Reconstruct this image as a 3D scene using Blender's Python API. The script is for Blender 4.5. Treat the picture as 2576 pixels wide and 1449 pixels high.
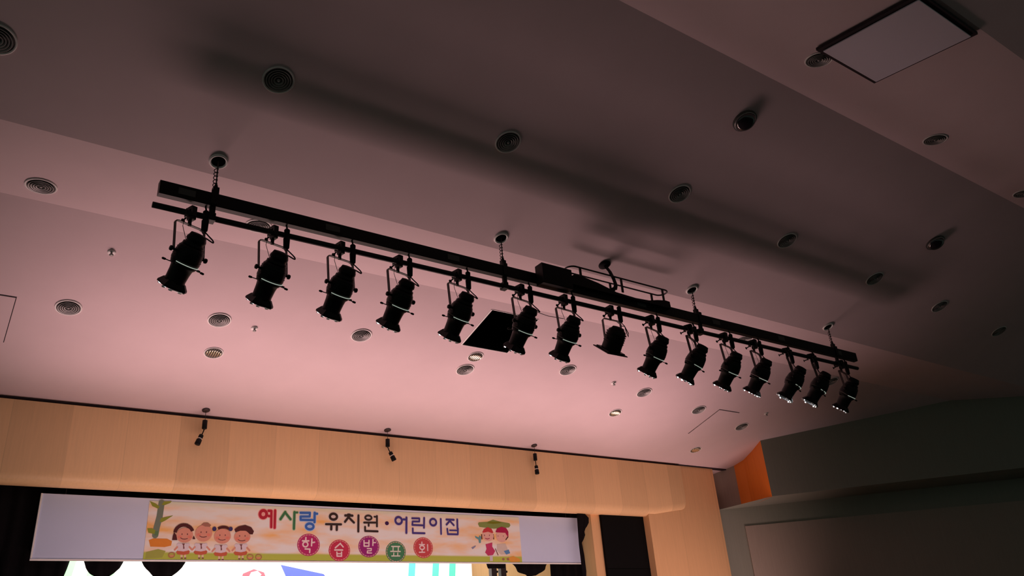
import bpy, math, random
from mathutils import Vector, Matrix
random.seed(4)
for o in list(bpy.data.objects): bpy.data.objects.remove(o)
SC = bpy.context.scene
COL = SC.collection
PI = math.pi
R = math.radians

# ------------------------------------------------------------------ camera
EYE = Vector((0, 0, 1.3)); FPX = 2037.5
yaw, pitch, roll = R(36.953), R(25.405), R(-4.790)
fwd = Vector((math.sin(yaw)*math.cos(pitch), math.cos(yaw)*math.cos(pitch), math.sin(pitch)))
rt = Vector((math.cos(yaw), -math.sin(yaw), 0)); up = rt.cross(fwd)
cr, sr = math.cos(roll), math.sin(roll)
CR = cr*rt + sr*up; CU = -sr*rt + cr*up
cam_d = bpy.data.cameras.new('camera'); cam = bpy.data.objects.new('camera', cam_d); COL.objects.link(cam)
cam_d.sensor_width = 36; cam_d.lens = 36*FPX/2576; cam_d.clip_end = 200
cam.matrix_world = Matrix(((CR.x, CU.x, -fwd.x, EYE.x), (CR.y, CU.y, -fwd.y, EYE.y), (CR.z, CU.z, -fwd.z, EYE.z), (0, 0, 0, 1)))
SC.camera = cam
SC.view_settings.view_transform = 'Standard'; SC.view_settings.look = 'None'
SC.view_settings.exposure = 0.0; SC.view_settings.gamma = 1.0

# ------------------------------------------------------------------ light
w = bpy.data.worlds.new('world'); SC.world = w; w.use_nodes = True
w.node_tree.nodes['Background'].inputs[0].default_value = (0.78, 1.0, 0.84, 1)
w.node_tree.nodes['Background'].inputs[1].default_value = 0.060
def area(name, loc, target, sx, sy, power, color, spread=180):
    l = bpy.data.lights.new(name, 'AREA'); l.shape = 'RECTANGLE'; l.size = sx; l.size_y = sy
    l.energy = power; l.color = color; l.spread = R(spread)
    o = bpy.data.objects.new(name, l); COL.objects.link(o); o.location = loc
    o.rotation_euler = (Vector(target)-Vector(loc)).to_track_quat('-Z', 'Y').to_euler()
    return o
# unseen fill lights added low before the stage for ceiling and header
area('added_ceiling_fill', (6.2, 11.95, 1.95), (6.2, 9.3, 6.0), 11.4, 0.8, 98, (1.0, 0.60, 0.60), 73)
area('added_header_fill', (8.2, 10.6, 1.1), (8.2, 12.6, 4.6), 13.6, 0.5, 84, (1.0, 0.62, 0.57), 96)
# stage wash falling on the backdrop behind the banner
area('stage_backdrop_wash', (5.6, 13.6, 5.2), (5.6, 16.0, 2.6), 9.0, 0.6, 560, (1.0, 0.97, 0.9))

# ------------------------------------------------------------------ materials
MAT = {}
def mat(name, col, rough=0.6, metal=0.0, emit=None, es=0.0, noise=0.0, nscale=6.0, spec=0.5, bump=0.0):
    if name in MAT: return MAT[name]
    m = bpy.data.materials.new(name); m.use_nodes = True; nt = m.node_tree; b = nt.nodes['Principled BSDF']
    b.inputs['Base Color'].default_value = (*col, 1); b.inputs['Roughness'].default_value = rough
    b.inputs['Metallic'].default_value = metal; b.inputs['Specular IOR Level'].default_value = spec
    if emit: b.inputs['Emission Color'].default_value = (*emit, 1); b.inputs['Emission Strength'].default_value = es
    tc = nt.nodes.new('ShaderNodeTexCoord'); nz = nt.nodes.new('ShaderNodeTexNoise')
    nz.inputs['Scale'].default_value = nscale; nz.inputs['Detail'].default_value = 6
    nt.links.new(tc.outputs['Object'], nz.inputs['Vector'])
    mx = nt.nodes.new('ShaderNodeMix'); mx.data_type = 'RGBA'
    mx.inputs[6].default_value = (*[c*(1-noise) for c in col], 1); mx.inputs[7].default_value = (*[min(1, c*(1+noise)) for c in col], 1)
    nt.links.new(nz.outputs['Fac'], mx.inputs[0]); nt.links.new(mx.outputs[2], b.inputs['Base Color'])
    if bump:
        bp = nt.nodes.new('ShaderNodeBump'); bp.inputs['Strength'].default_value = bump
        nt.links.new(nz.outputs['Fac'], bp.inputs['Height']); nt.links.new(bp.outputs[0], b.inputs['Normal'])
    MAT[name] = m; return m
def wood(name, col, width=0.62, amt=0.1, axis='X', seam=0.012):
    """wood veneer panels: tone per board, thin joint, fine grain"""
    m = bpy.data.materials.new(name); m.use_nodes = True; nt = m.node_tree; b = nt.nodes['Principled BSDF']; L = nt.links.new
    b.inputs['Roughness'].default_value = 0.45; b.inputs['Specular IOR Level'].default_value = 0.3
    tc = nt.nodes.new('ShaderNodeTexCoord'); sp = nt.nodes.new('ShaderNodeSeparateXYZ'); L(tc.outputs['Object'], sp.inputs[0])
    def M(op, a, bb=None):
        n = nt.nodes.new('ShaderNodeMath'); n.operation = op
        for i, v in enumerate((a, bb)):
            if v is None: continue
            if isinstance(v, (int, float)): n.inputs[i].default_value = v
            else: L(v, n.inputs[i])
        return n.outputs[0]
    u = M('DIVIDE', sp.outputs[axis], width); fl = M('FLOOR', u); fr = M('FRACT', u)
    wn = nt.nodes.new('ShaderNodeTexWhiteNoise'); wn.noise_dimensions = '1D'; L(fl, wn.inputs['W'])
    tone = M('ADD', M('MULTIPLY', wn.outputs['Value'], amt), 1-amt/2)
    mp = nt.nodes.new('ShaderNodeMapping'); mp.inputs['Scale'].default_value = (22, 22, 1.2); L(tc.outputs['Object'], mp.inputs[0])
    nz = nt.nodes.new('ShaderNodeTexNoise'); nz.inputs['Scale'].default_value = 1.6; nz.inputs['Detail'].default_value = 5; L(mp.outputs[0], nz.inputs['Vector'])
    tone = M('MULTIPLY', tone, M('ADD', M('MULTIPLY', nz.outputs['Fac'], 0.16), 0.92))
    joint = M('SUBTRACT', 1.0, M('MULTIPLY', M('LESS_THAN', fr, seam), 0.10))
    tone = M('MULTIPLY', tone, joint)
    vm = nt.nodes.new('ShaderNodeVectorMath'); vm.operation = 'SCALE'; vm.inputs[0].default_value = col; L(tone, vm.inputs['Scale'])
    L(vm.outputs[0], b.inputs['Base Color']); MAT[name] = m; return m

M_CEIL = mat('painted_ceiling', (0.80, 0.66, 0.68), 0.85, noise=0.05, nscale=2.0)
M_HEAD = wood('header_veneer', (0.92, 0.60, 0.31), 0.72, 0.16)
M_WING = wood('wing_veneer', (0.88, 0.54, 0.27), 1.2, 0.08)
M_ORNG = wood('end_veneer', (1.0, 0.30, 0.05), 0.9, 0.05, 'Y')
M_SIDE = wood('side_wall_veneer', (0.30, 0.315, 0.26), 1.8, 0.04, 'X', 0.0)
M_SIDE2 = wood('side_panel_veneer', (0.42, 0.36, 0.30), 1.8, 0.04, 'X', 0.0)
M_GAP = mat('shadow_gap', (0.03, 0.02, 0.025), 0.9)
M_VOID = mat('unlit_void', (0.004, 0.004, 0.004), 1.0, spec=0.0)
M_VELVET = mat('black_velvet', (0.007, 0.006, 0.007), 0.95, spec=0.1, noise=0.3, nscale=20)
M_CLOTH = mat('black_grille_cloth', (0.008, 0.008, 0.008), 0.95, spec=0.05)
M_WHITE = mat('white_enamel', (0.95, 0.95, 0.92), 0.5)
M_GREY = mat('grey_vent_metal', (0.36, 0.36, 0.35), 0.45, 0.2)
M_DARK = mat('dark_vent_throat', (0.09, 0.09, 0.085), 0.8)
M_BLACK = mat('black_powder_coat', (0.004, 0.0045, 0.004), 0.45, noise=0.2, nscale=30, spec=0.2)
M_BLACKM = mat('black_steel', (0.012, 0.010, 0.010), 0.45, 0.2, spec=0.4)
M_YOKE = mat('brown_black_steel', (0.05, 0.035, 0.035), 0.5, 0.1)
M_RUB = mat('black_rubber', (0.008, 0.007, 0.008), 0.8, spec=0.2)
M_CHROME = mat('bright_steel', (0.9, 0.9, 0.88), 0.28, 1.0)
M_LEAK = mat('ring_glow', (0.6, 0.65, 0.6), 0.4, emit=(0.85, 1.0, 0.85), es=0.36)
M_LIT = mat('lit_lens_glass', (0.6, 0.6, 0.65), 0.1, emit=(0.95, 0.93, 1.0), es=60.0)
M_LENS = mat('lens_glass', (0.02, 0.02, 0.025), 0.05, 0.0, spec=1.0)
M_FLOOR = mat('dark_carpet', (0.05, 0.03, 0.03), 0.95, noise=0.3, nscale=40)
M_SHEET = mat('lavender_sheet', (0.64, 0.74, 0.98), 0.7, noise=0.05, nscale=1.5)
M_LABEL = mat('grey_label', (0.055, 0.06, 0.055), 0.7)
M_REFL = mat('downlight_reflector', (0.8, 0.72, 0.55), 0.15, 1.0)
M_BACK = mat('painted_backdrop', (0.95, 0.96, 0.93), 0.9)
def flat(name, c, n=0.06, s=12): return mat(name, c, 0.75, noise=n, nscale=s, spec=0.15)

# ------------------------------------------------------------------ mesh helpers
class MB:
    def __init__(s): s.v = []; s.f = []; s.m = []; s.mats = []; s.sm = []
    def mi(s, m):
        if m not in s.mats: s.mats.append(m)
        return s.mats.index(m)
    def add(s, vs, fs, m, smooth=False):
        k = len(s.v); s.v += [tuple(v) for v in vs]; i = s.mi(m)
        for f in fs: s.f.append([k+q for q in f]); s.m.append(i); s.sm.append(smooth)
        return s
    def box(s, c, d, m, rot=None):
        x, y, z = d[0]/2, d[1]/2, d[2]/2
        vs = [Vector((a*x, b*y, e*z)) for a in (-1, 1) for b in (-1, 1) for e in (-1, 1)]
        if rot is not None: vs = [rot @ v for v in vs]
        vs = [v+Vector(c) for v in vs]
        return s.add(vs, [(0, 1, 3, 2), (4, 6, 7, 5), (0, 4, 5, 1), (2, 3, 7, 6), (0, 2, 6, 4), (1, 5, 7, 3)], m)
    def lathe(s, prof, m, o=(0, 0, 0), ax=(0, 0, 1), n=24, smooth=True, closed=False):
        a = Vector(ax).normalized(); e = a.orthogonal().normalized(); g = a.cross(e); o = Vector(o)
        vs = []
        for (h, r) in prof:
            for i in range(n):
                t = 2*PI*i/n; vs.append(o+a*h+(e*math.cos(t)+g*math.sin(t))*r)
        fs = []; P = len(prof)
        for j in range(P-1 if not closed else P):
            q = (j+1) % P
            for i in range(n): fs.append((j*n+i, j*n+(i+1) % n, q*n+(i+1) % n, q*n+i))
        if not closed:
            if prof[0][1] > 1e-5: fs.append(tuple(range(n-1, -1, -1)))
            if prof[-1][1] > 1e-5: fs.append(tuple((P-1)*n+i for i in range(n)))
        return s.add(vs, fs, m, smooth)
    def ring(s, r0, r1, h0, h1, m, o=(0, 0, 0), ax=(0, 0, 1), n=32):
        return s.lathe([(h0, r0), (h0, r1), (h1, r1), (h1, r0)], m, o, ax, n, False, True)
    def tube(s, pts, r, m, n=8, closed=False):
        pts = [Vector(p) for p in pts]; N = len(pts); vs = []; prev = None
        for i, p in enumerate(pts):
            a = pts[(i-1) % N] if (i > 0 or closed) else p; b = pts[(i+1) % N] if (i < N-1 or closed) else p
            t = (b-a).normalized()
            if prev is None: e = t.orthogonal().normalized()
            else:
                e = prev-t*prev.dot(t)
                e = e.normalized() if e.length > 1e-6 else t.orthogonal().normalized()
            prev = e; g = t.cross(e)
            for k in range(n): q = 2*PI*k/n; vs.append(p+(e*math.cos(q)+g*math.sin(q))*r)
        fs = []
        for j in range(N if closed else N-1):
            q = (j+1) % N
            for i in range(n): fs.append((j*n+i, j*n+(i+1) % n, q*n+(i+1) % n, q*n+i))
        if not closed: fs.append(tuple(range(n-1, -1, -1))); fs.append(tuple((N-1)*n+i for i in range(n)))
        return s.add(vs, fs, m, True)
    def bar(s, a, b, wx, wy, m, side=(1, 0, 0)):
        a = Vector(a); b = Vector(b); t = (b-a); L = t.length; t.normalize()
        e = Vector(side)-t*Vector(side).dot(t); e.normalize(); g = t.cross(e)
        rot = Matrix((e, g, t)).transposed()
        return s.box((a+b)/2, (wx, wy, L), m, rot)
    def build(s, name, parent=None, loc=None):
        me = bpy.data.meshes.new(name); me.from_pydata(s.v, [], s.f); me.update()
        for m in s.mats: me.materials.append(m)
        me.polygons.foreach_set('material_index', s.m); me.polygons.foreach_set('use_smooth', s.sm)
        import bmesh
        bm = bmesh.new(); bm.from_mesh(me); bmesh.ops.recalc_face_normals(bm, faces=bm.faces); bm.to_mesh(me); bm.free()
        o = bpy.data.objects.new(name, me); COL.objects.link(o)
        if parent: o.parent = parent
        if loc: o.location = loc
        return o
def tag(o, label=None, cat=None, group=None, kind=None):
    if label: o['label'] = label
    if cat: o['category'] = cat
    if group: o['group'] = group
    if kind: o['kind'] = kind
    return o
def thing(name, loc, label, cat, group=None):
    o = bpy.data.objects.new(name, None); COL.objects.link(o); o.location = loc; o.empty_display_size = 0.1
    return tag(o, label, cat, group)
def copy_thing(src, loc, rot, label):
    c = src.copy(); COL.objects.link(c); c.location = loc; c.rotation_euler = rot; c['label'] = label
    for ch in [x for x in src.children]:
        d = ch.copy(); COL.objects.link(d); d.parent = c
        for g in [x for x in ch.children]:
            e = g.copy(); COL.objects.link(e); e.parent = d
    return c

# ------------------------------------------------------------------ room: profile across the hall (y, z)
SA, SB, SCC = math.tan(R(-18)), math.tan(R(-15)), math.tan(R(9))
PROF = [(-2.0, 7.9), (2.22, 6.905), (4.052, 7.203), (7.3, 6.147), (8.613, 6.147), (12.9, 6.147+SB*(12.9-8.613))]
def zc(y):
    for (a, za), (b, zb) in zip(PROF, PROF[1:]):
        if y <= b: return za+(zb-za)*(y-a)/(b-a)
    return PROF[-1][1]
DX, DY = 0.85, -0.528            # run of the splayed right wall
def xw(y): return 14.74+(11.03-y)*(-DX/DY)   # box face at depth y
XL = -3.2
T = 0.06
# hatch opening
HX0, HX1, HY0, HY1 = 6.21, 7.07, 8.80, 9.66
cb = MB()
def slab(x0, x1, y0, y1, xe0=None, xe1=None):
    """ceiling piece with thickness; right end may follow the splayed wall (xe at y0,y1)"""
    a0 = xe0 if xe0 is not None else x1; a1 = xe1 if xe1 is not None else x1
    z0, z1 = zc(y0), zc(y1)
    vs = [(x0, y0, z0), (a0, y0, z0), (a1, y1, z1), (x0, y1, z1), (x0, y0, z0+T), (a0, y0, z0+T), (a1, y1, z1+T), (x0, y1, z1+T)]
    cb.add(vs, [(0, 3, 2, 1), (4, 5, 6, 7), (0, 1, 5, 4), (1, 2, 6, 5), (2, 3, 7, 6), (3, 0, 4, 7)], M_CEIL)
XE = 26.0
slab(XL, XE, -2.0, 2.22); slab(XL, XE, 2.22, 4.052)
slab(XL, 0, 4.052, 7.3, xw(4.052), xw(7.3)); slab(XL, 0, 7.3, 8.613, xw(7.3), xw(8.613))
slab(XL, HX0, 8.613, 12.26)
slab(HX0, HX1, 8.613, HY0); slab(HX0, HX1, HY1, 12.26)
slab(HX1, 0, 8.613, 11.03, xw(8.613), xw(11.03)); slab(HX1, 15.6, 11.03, 12.26)
slab(13.3, 15.6, 12.26, 12.9)
tag(cb.build('ceiling'), kind='structure')
# shaft above the open hatch
hb = MB()
za, zb = zc(HY0), zc(HY1)
for (x0, y0, x1, y1) in ((HX0+.001, HY0, HX0+.012, HY1), (HX1-.012, HY0, HX1-.001, HY1), (HX0, HY0+.001, HX1, HY0+.012), (HX0, HY1-.012, HX1, HY1-.001)):
    hb.add([(x0, y0, zc(y0)+.004), (x1, y0, zc(y0)+.004), (x1, y1, zc(y1)+.004), (x0, y1, zc(y1)+.004), (x0, y0, 7.1), (x1, y0, 7.1), (x1, y1, 7.1), (x0, y1, 7.1)],
           [(0, 1, 5, 4), (1, 2, 6, 5), (2, 3, 7, 6), (3, 0, 4, 7)], M_VOID)
hb.box(((HX0+HX1)/2, (HY0+HY1)/2, 7.11), (HX1-HX0+.04, HY1-HY0+.04, .02), M_VOID)
hatch = thing('ceiling_hatch', ((HX0+HX1)/2, (HY0+HY1)/2, zc(9.2)), 'open square black hatch in the pink ceiling behind the hanging spotlights', 'hatch')
def to_parent(o, p):
    o.parent = p; o.matrix_parent_inverse = Matrix.Translation(p.location).inverted(); return o
to_parent(hb.build('shaft'), hatch)
fb = MB(); e = .016
def sl_bar(x0, x1, y0, y1, dz0, dz1, m):
    fb.add([(x0, y0, zc(y0)+dz0), (x1, y0, zc(y0)+dz0), (x1, y1, zc(y1)+dz0), (x0, y1, zc(y1)+dz0), (x0, y0, zc(y0)+dz1), (x1, y0, zc(y0)+dz1), (x1, y1, zc(y1)+dz1), (x0, y1, zc(y1)+dz1)],
           [(0, 3, 2, 1), (4, 5, 6, 7), (0, 1, 5, 4), (1, 2, 6, 5), (2, 3, 7, 6), (3, 0, 4, 7)], m)
sl_bar(HX0-.004, HX0+.020, HY0, HY1, -.008, -.001, M_WHITE); sl_bar(HX1-.004, HX1+.010, HY0, HY1, -.006, -.001, M_WHITE)
sl_bar(HX0+.020, HX1-.004, HY1, HY1+.008, -.006, -.001, M_WHITE); sl_bar(HX0+.020, HX1-.004, HY0-.008, HY0, -.006, -.001, M_WHITE)
to_parent(fb.build('frame'), hatch)

# ---- header over the stage
YH = 12.22
hd = MB()
def el_z(e_, y): return 1.3+e_*y
prof_h = [(YH+.5, el_z(.3125, YH)), (YH, el_z(.3125, YH)), (YH, 4.20), (YH+.015, 4.14), (YH+.045, 4.09), (YH+.09, 4.05), (YH+.15, 4.028), (YH+.32, 4.045), (YH+.5, 4.085)]
xs = [XL, 12.45, 12.75, 13.05, 13.28, 13.36, 13.38]
lift = [0, 0, .045, .09, .12, .15, .24]
vs = []; fs = []
for i, x in enumerate(xs):
    for j, (y, z) in enumerate(prof_h):
        k = lift[i] if j >= 2 else 0
        vs.append((x+(0.0 if i < len(xs)-1 else 0.0), y, z+k*(1.0 if j >= 2 else 0)))
n = len(prof_h)
for i in range(len(xs)-1):
    for j in range(n): fs.append((i*n+j, i*n+(j+1) % n, (i+1)*n+(j+1) % n, (i+1)*n+j))
fs.append(tuple(range(n))); fs.append(tuple((len(xs)-1)*n+j for j in range(n-1, -1, -1)))
hd.add(vs, fs, M_HEAD, True)
ho = tag(hd.build('wall_front'), kind='structure'); sh_ = ho.modifiers.new('edges', 'EDGE_SPLIT'); sh_.split_angle = R(40)
g = MB(); g.box(((XL+15.2)/2, YH+.25, zc(YH)-.018), (15.2-XL, .42, .036), M_GAP)  # dark strip put in for the shade where ceiling meets header
tag(g.build('gap_shade_strip'), kind='structure')

# ---- wing: veneer pier, black cloth panel, inner strip
wg = MB()
YW = 12.29
wg.box(((12.27+14.48)/2, YW+.3, 2.6), (14.48-12.27, .6, 5.2), M_WING)
wg.box(((10.90+12.27)/2, YW+.42, 2.6), (12.27-10.90, .36, 5.0), M_WING)
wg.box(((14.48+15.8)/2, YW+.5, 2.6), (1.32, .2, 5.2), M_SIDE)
tag(wg.build('wall_stage'), kind='structure')
p = MB(); p.box(((11.12+12.27)/2, YW+.2, 2.15), (12.27-11.12, .06, 3.9), M_CLOTH)
for k in range(1, 4): p.box(((11.12+12.27)/2, YW+.166, 1.0*k), (12.27-11.12, .008, .012), M_BLACK)
tag(p.build('cloth_panel'), 'tall black cloth panel set in the wood wall right of the banner', 'panel')

# ---- right wall: projecting upper box, sloped soffit, lower wall
rw = MB()
def bp(t, off=0.0): return (14.74+DX*t-DY*off, 11.03+DY*t+DX*off)
ts = [0, (11.03-8.613)/-DY, (11.03-7.3)/-DY, (11.03-4.052)/-DY, (11.03-2.22)/-DY, (11.03+0.5)/-DY]
vs = []; fs = []
for i, t in enumerate(ts):
    x, y = bp(t); vs += [(x, y, zc(y)+.02), (x, y, 4.29+.043*t)]
for i in range(len(ts)-1): fs.append((2*i, 2*i+1, 2*i+3, 2*i+2))
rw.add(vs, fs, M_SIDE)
tl = ts[-1]
so = MB(); x0, y0 = bp(0); x1, y1 = bp(tl); a0 = bp(-.9, 1.05); a1 = bp(tl, 1.05)
so.add([(x0, y0, 4.29), (x1, y1, 4.29+.043*tl), (a1[0], a1[1], 4.27+.035*tl), (a0[0], a0[1], 4.25), (15.0, 12.4, 4.26)], [(0, 1, 2), (0, 2, 3), (0, 3, 4)], M_SIDE)
tag(so.build('trim_2'), kind='structure')
rw.add([(*a0, 0), (*a1, 0), (*a1, 4.29+.04*tl), (*a0, 4.28)], [(0, 1, 2, 3)], M_SIDE)
tag(rw.build('wall_right'), kind='structure')
en = MB(); pe = [(14.74, 11.03), (14.93, 11.46), (15.05, 11.83), (15.02, 12.1), (14.9, 12.3), (14.72, 12.58)]
vs = []
for (x, y) in pe: vs += [(x, y, zc(y)+.02), (x, y, 4.28)]
en.add(vs, [(2*i, 2*i+2, 2*i+3, 2*i+1) for i in range(3)], M_ORNG); en.add(vs, [(2*i, 2*i+2, 2*i+3, 2*i+1) for i in range(3, 5)], M_SIDE2)  # last segments in darker veneer, standing in for shade in the recess
tag(en.build('trim_3'), kind='structure')
lp = MB(); q0 = bp(-.35, 1.02); q1 = bp(9.0, 1.02); q2 = bp(-.35, 1.05); q3 = bp(9.0, 1.05)
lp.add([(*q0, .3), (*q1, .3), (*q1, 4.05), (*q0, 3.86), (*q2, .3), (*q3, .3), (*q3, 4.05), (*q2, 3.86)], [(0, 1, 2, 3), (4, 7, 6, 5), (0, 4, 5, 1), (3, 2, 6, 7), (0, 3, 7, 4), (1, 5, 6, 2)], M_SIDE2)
tag(lp.build('trim_4'), kind='structure')

fl = MB(); fl.box((10, 5, -.05), (34, 26, .1), M_FLOOR); tag(fl.build('floor'), kind='structure')

# ------------------------------------------------------------------ stage: platform, backdrop, drapes
st = MB(); st.box((5.6, 14.6, .5), (13, 4.2, 1.0), M_SIDE2); tag(st.build('stage_floor'), kind='structure')
bw = MB(); bw.box((7, 16.5, 2.8), (22, .1, 5.6), M_WING); tag(bw.build('wall_back'), kind='structure')
back = thing('stage_backdrop', (5.0, 16.0, 1.0), 'bright white painted backdrop with a blue roofed house behind the banner', 'backdrop')
b = MB(); b.box((0, 0, 1.7), (10.5, .04, 3.6), M_BACK); b.build('backdrop_cloth', back)
def plate(pts, y, m, mb, cx=5.0, cz=1.0, th=.006):
    n_ = len(pts); vs = [(x-cx, y-th, z-cz) for x, z in pts]+[(x-cx, y, z-cz) for x, z in pts]
    mb.add(vs, [tuple(range(n_)), tuple(range(2*n_-1, n_-1, -1))]+[(i, (i+1) % n_, n_+(i+1) % n_, n_+i) for i in range(n_)], m)
h = MB()
plate([(5.55, 3.1), (5.87, 3.54), (6.15, 3.1)], -.03, flat('pale_blue_gable', (.55, .62, .78)), h)
plate([(5.68, 3.1), (5.87, 3.42), (6.06, 3.1)], -.038, flat('white_gable', (.95, .95, .95)), h)
plate([(5.87, 3.54), (6.75, 3.37), (7.0, 3.1), (6.1, 3.1)], -.034, flat('blue_roof', (.10, .13, .55)), h)
h.build('painted_house', back)
h = MB(); plate([(5.1, 3.15), (5.15, 3.38), (5.35, 3.46), (5.55, 3.4), (5.66, 3.15)], -.03, flat('red_mushroom', (.75, .12, .16)), h)
plate([(5.25, 3.3), (5.3, 3.4), (5.42, 3.43), (5.5, 3.36), (5.42, 3.27)], -.038, flat('white_spot', (.9, .85, .85)), h); h.build('painted_mushroom', back)
h = MB()
for x in (1.75, 2.1, 2.45, 2.75): plate([(x, 3.0), (x+.12, 3.9), (x+.26, 3.9), (x+.1, 3.0)], -.03, flat('mint_paint', (.40, .90, .45)), h)
for x in (8.62, 9.2, 9.62): plate([(x, 3.0), (x+.08, 3.9), (x+.24, 3.9), (x+.15, 3.0)], -.03, flat('aqua_paint', (.12, .70, .50)), h)
h.build('painted_trees', back)

def drape(name, xs0, xs1, top, bottom, y, label, cat='curtain', amp=.035, per=.22, group=None):
    """pleated cloth; bottom(x) gives the hem height"""
    n_ = max(8, int((xs1-xs0)/.03)); vs = []; fs = []; rows = 6
    for i in range(n_+1):
        x = xs0+(xs1-xs0)*i/n_; zb_ = bottom(x)
        for j in range(rows+1):
            z = top+(zb_-top)*j/rows
            vs.append((x, y+amp*math.sin(2*PI*x/per+.5*math.sin(3*z)), z))
    for i in range(n_):
        for j in range(rows):
            k = i*(rows+1)+j; fs.append((k, k+1, k+rows+2, k+rows+1))
    m_ = MB(); m_.add(vs, fs, M_VELVET, True); o = m_.build(name)
    sm_ = o.modifiers.new('cloth', 'SOLIDIFY'); sm_.thickness = .01
    return tag(o, label, cat, group)
def interp(P):
    def f(x):
        if x <= P[0][0]: return P[0][1]
        for (a, za_), (b_, zb_) in zip(P, P[1:]):
            if x <= b_: return za_+(zb_-za_)*(x-a)/(b_-a+1e-9)
        return P[-1][1]
    return f
def swag(x0, x1, d, z0=3.16):
    return [(x0+(x1-x0)*i/10, z0-d*math.sin(PI*i/10)**.7) for i in range(11)]
hem = [(-1.5, 3.3)]+[(.9, 3.24), (.98, 3.05), (1.02, 2.6), (1.6, 2.6), (1.72, 2.92), (1.8, 3.3)]+swag(1.93, 2.46, .25)+[(2.5, 3.3), (2.68, 3.3)]+swag(2.69, 3.3, .26)+[(3.36, 3.3), (8.4, 3.3), (8.62, 3.06), (8.95, 3.06), (9.0, 3.3)]+swag(9.12, 9.98, .24)+[(10.02, 3.3), (10.1, 3.3)]
drape('valance', -1.5, 10.15, 4.5, interp(hem), 12.86, 'black scalloped valance hanging behind and below the banner', 'valance')
drape('stage_curtain', -2.9, .0, 4.5, lambda x: 1.0, 13.0, 'black stage curtain at the left edge beside the banner')
rag = [(9.96, 2.2), (10.78, 2.2), (10.8, 3.0), (10.81, 3.35)]
drape('side_curtain', 10.12, 11.2, 4.5, lambda x: 1.0, 12.98, 'narrow black curtain leg below the right end of the banner')
# gathered ruffle sticking out at the right end of the valance
rf = MB(); edge = [(10.76, 4.10), (10.93, 4.09), (11.02, 4.02), (11.03, 3.93), (10.98, 3.86), (10.90, 3.80), (10.86, 3.74), (10.88, 3.68), (10.85, 3.6), (10.80, 3.55), (10.775, 3.53), (10.79, 3.3), (10.81, 3.0), (10.76, 2.6), (10.745, 3.5)]; edge = [(x*.9773, 1.3+(z-1.3)*.9773) for x, z in edge]
vs = [(x, 12.45+.02*math.sin(5*i), z) for i, (x, z) in enumerate(edge)]+[(x, 12.49+.02*math.sin(5*i), z) for i, (x, z) in enumerate(edge)]
n_ = len(edge); rf.add(vs, [tuple(range(n_)), tuple(range(2*n_-1, n_-1, -1))]+[(i, (i+1) % n_, n_+(i+1) % n_, n_+i) for i in range(n_)], M_VELVET)
tag(rf.build('curtain_ruffle'), 'gathered black ruffle poking out past the right end of the banner', 'curtain')

# two small stage fixtures hanging below the banner's right part
for i, (x, lb) in enumerate(((9.2, 'left of the two small dark stage lanterns peeking below the banner'), (9.42, 'right of the two small dark stage lanterns peeking below the banner'))):
    t = thing('stage_lantern', (x, 13.6, 3.3), lb, 'stage light', 'small lanterns below the banner')
    m_ = MB(); m_.box((0, 0, -.22), (.12, .1, .36), M_GREY if False else M_YOKE); m_.build('housing', t)
    m_ = MB(); m_.lathe([(0, .022), (.05, .022)], M_BLACK, (.06, 0, -.2), (1, 0, 0), 12); m_.build('knob', t)
    m_ = MB(); m_.tube([(0, 0, -.05), (0, 0, 1.2)], .012, M_BLACK); m_.build('hanger', t)

# ------------------------------------------------------------------ banner
YB = 12.66
CMI = (CR, CU, fwd)
def onb(px, py):
    """print layout (photo-frame pixels) laid onto the banner's own plane"""
    d = CR*(px-1288)-CU*(py-724.5)+fwd*FPX; t = YB/d.y
    return d.x*t, EYE.z+d.z*t
BX, BZ = 1.27, 3.11
banner = thing('banner', (BX, YB, BZ), 'long lavender banner with a printed kindergarten show title under the wooden header', 'banner')
LC = [0]
def bm_poly(mb, pts, lay, m, th=.0008):
    LC[0] += 1; y0_ = -.0125-lay*.0016-(LC[0] % 40)*.00003; n_ = len(pts)
    vs = [(x-BX, y0_-th, z-BZ) for x, z in pts]+[(x-BX, y0_, z-BZ) for x, z in pts]
    mb.add(vs, [tuple(range(n_)), tuple(range(2*n_-1, n_-1, -1))]+[(i, (i+1) % n_, n_+(i+1) % n_, n_+i) for i in range(n_)], m)
def stroke(mb, pts, wdt, lay, m):
    """pen stroke of given width (metres) along points, rounded ends"""
    k = 9
    for si, (a, b_) in enumerate(zip(pts, pts[1:])):
        dx, dz = b_[0]-a[0], b_[1]-a[1]; an = math.atan2(dz, dx); r_ = wdt/2; P = []
        for i in range(k): t = an+PI/2+PI*i/(k-1); P.append((a[0]+r_*math.cos(t), a[1]+r_*math.sin(t)))
        for i in range(k): t = an-PI/2+PI*i/(k-1); P.append((b_[0]+r_*math.cos(t), b_[1]+r_*math.sin(t)))
        bm_poly(mb, P, lay+.17*si, m)
def ell(c, rx, rz, n_=28, a0=0, a1=2*PI): return [(c[0]+rx*math.cos(a0+(a1-a0)*i/n_), c[1]+rz*math.sin(a0+(a1-a0)*i/n_)) for i in range(n_+(0 if abs(a1-a0-2*PI) < 1e-6 else 1))]
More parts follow.
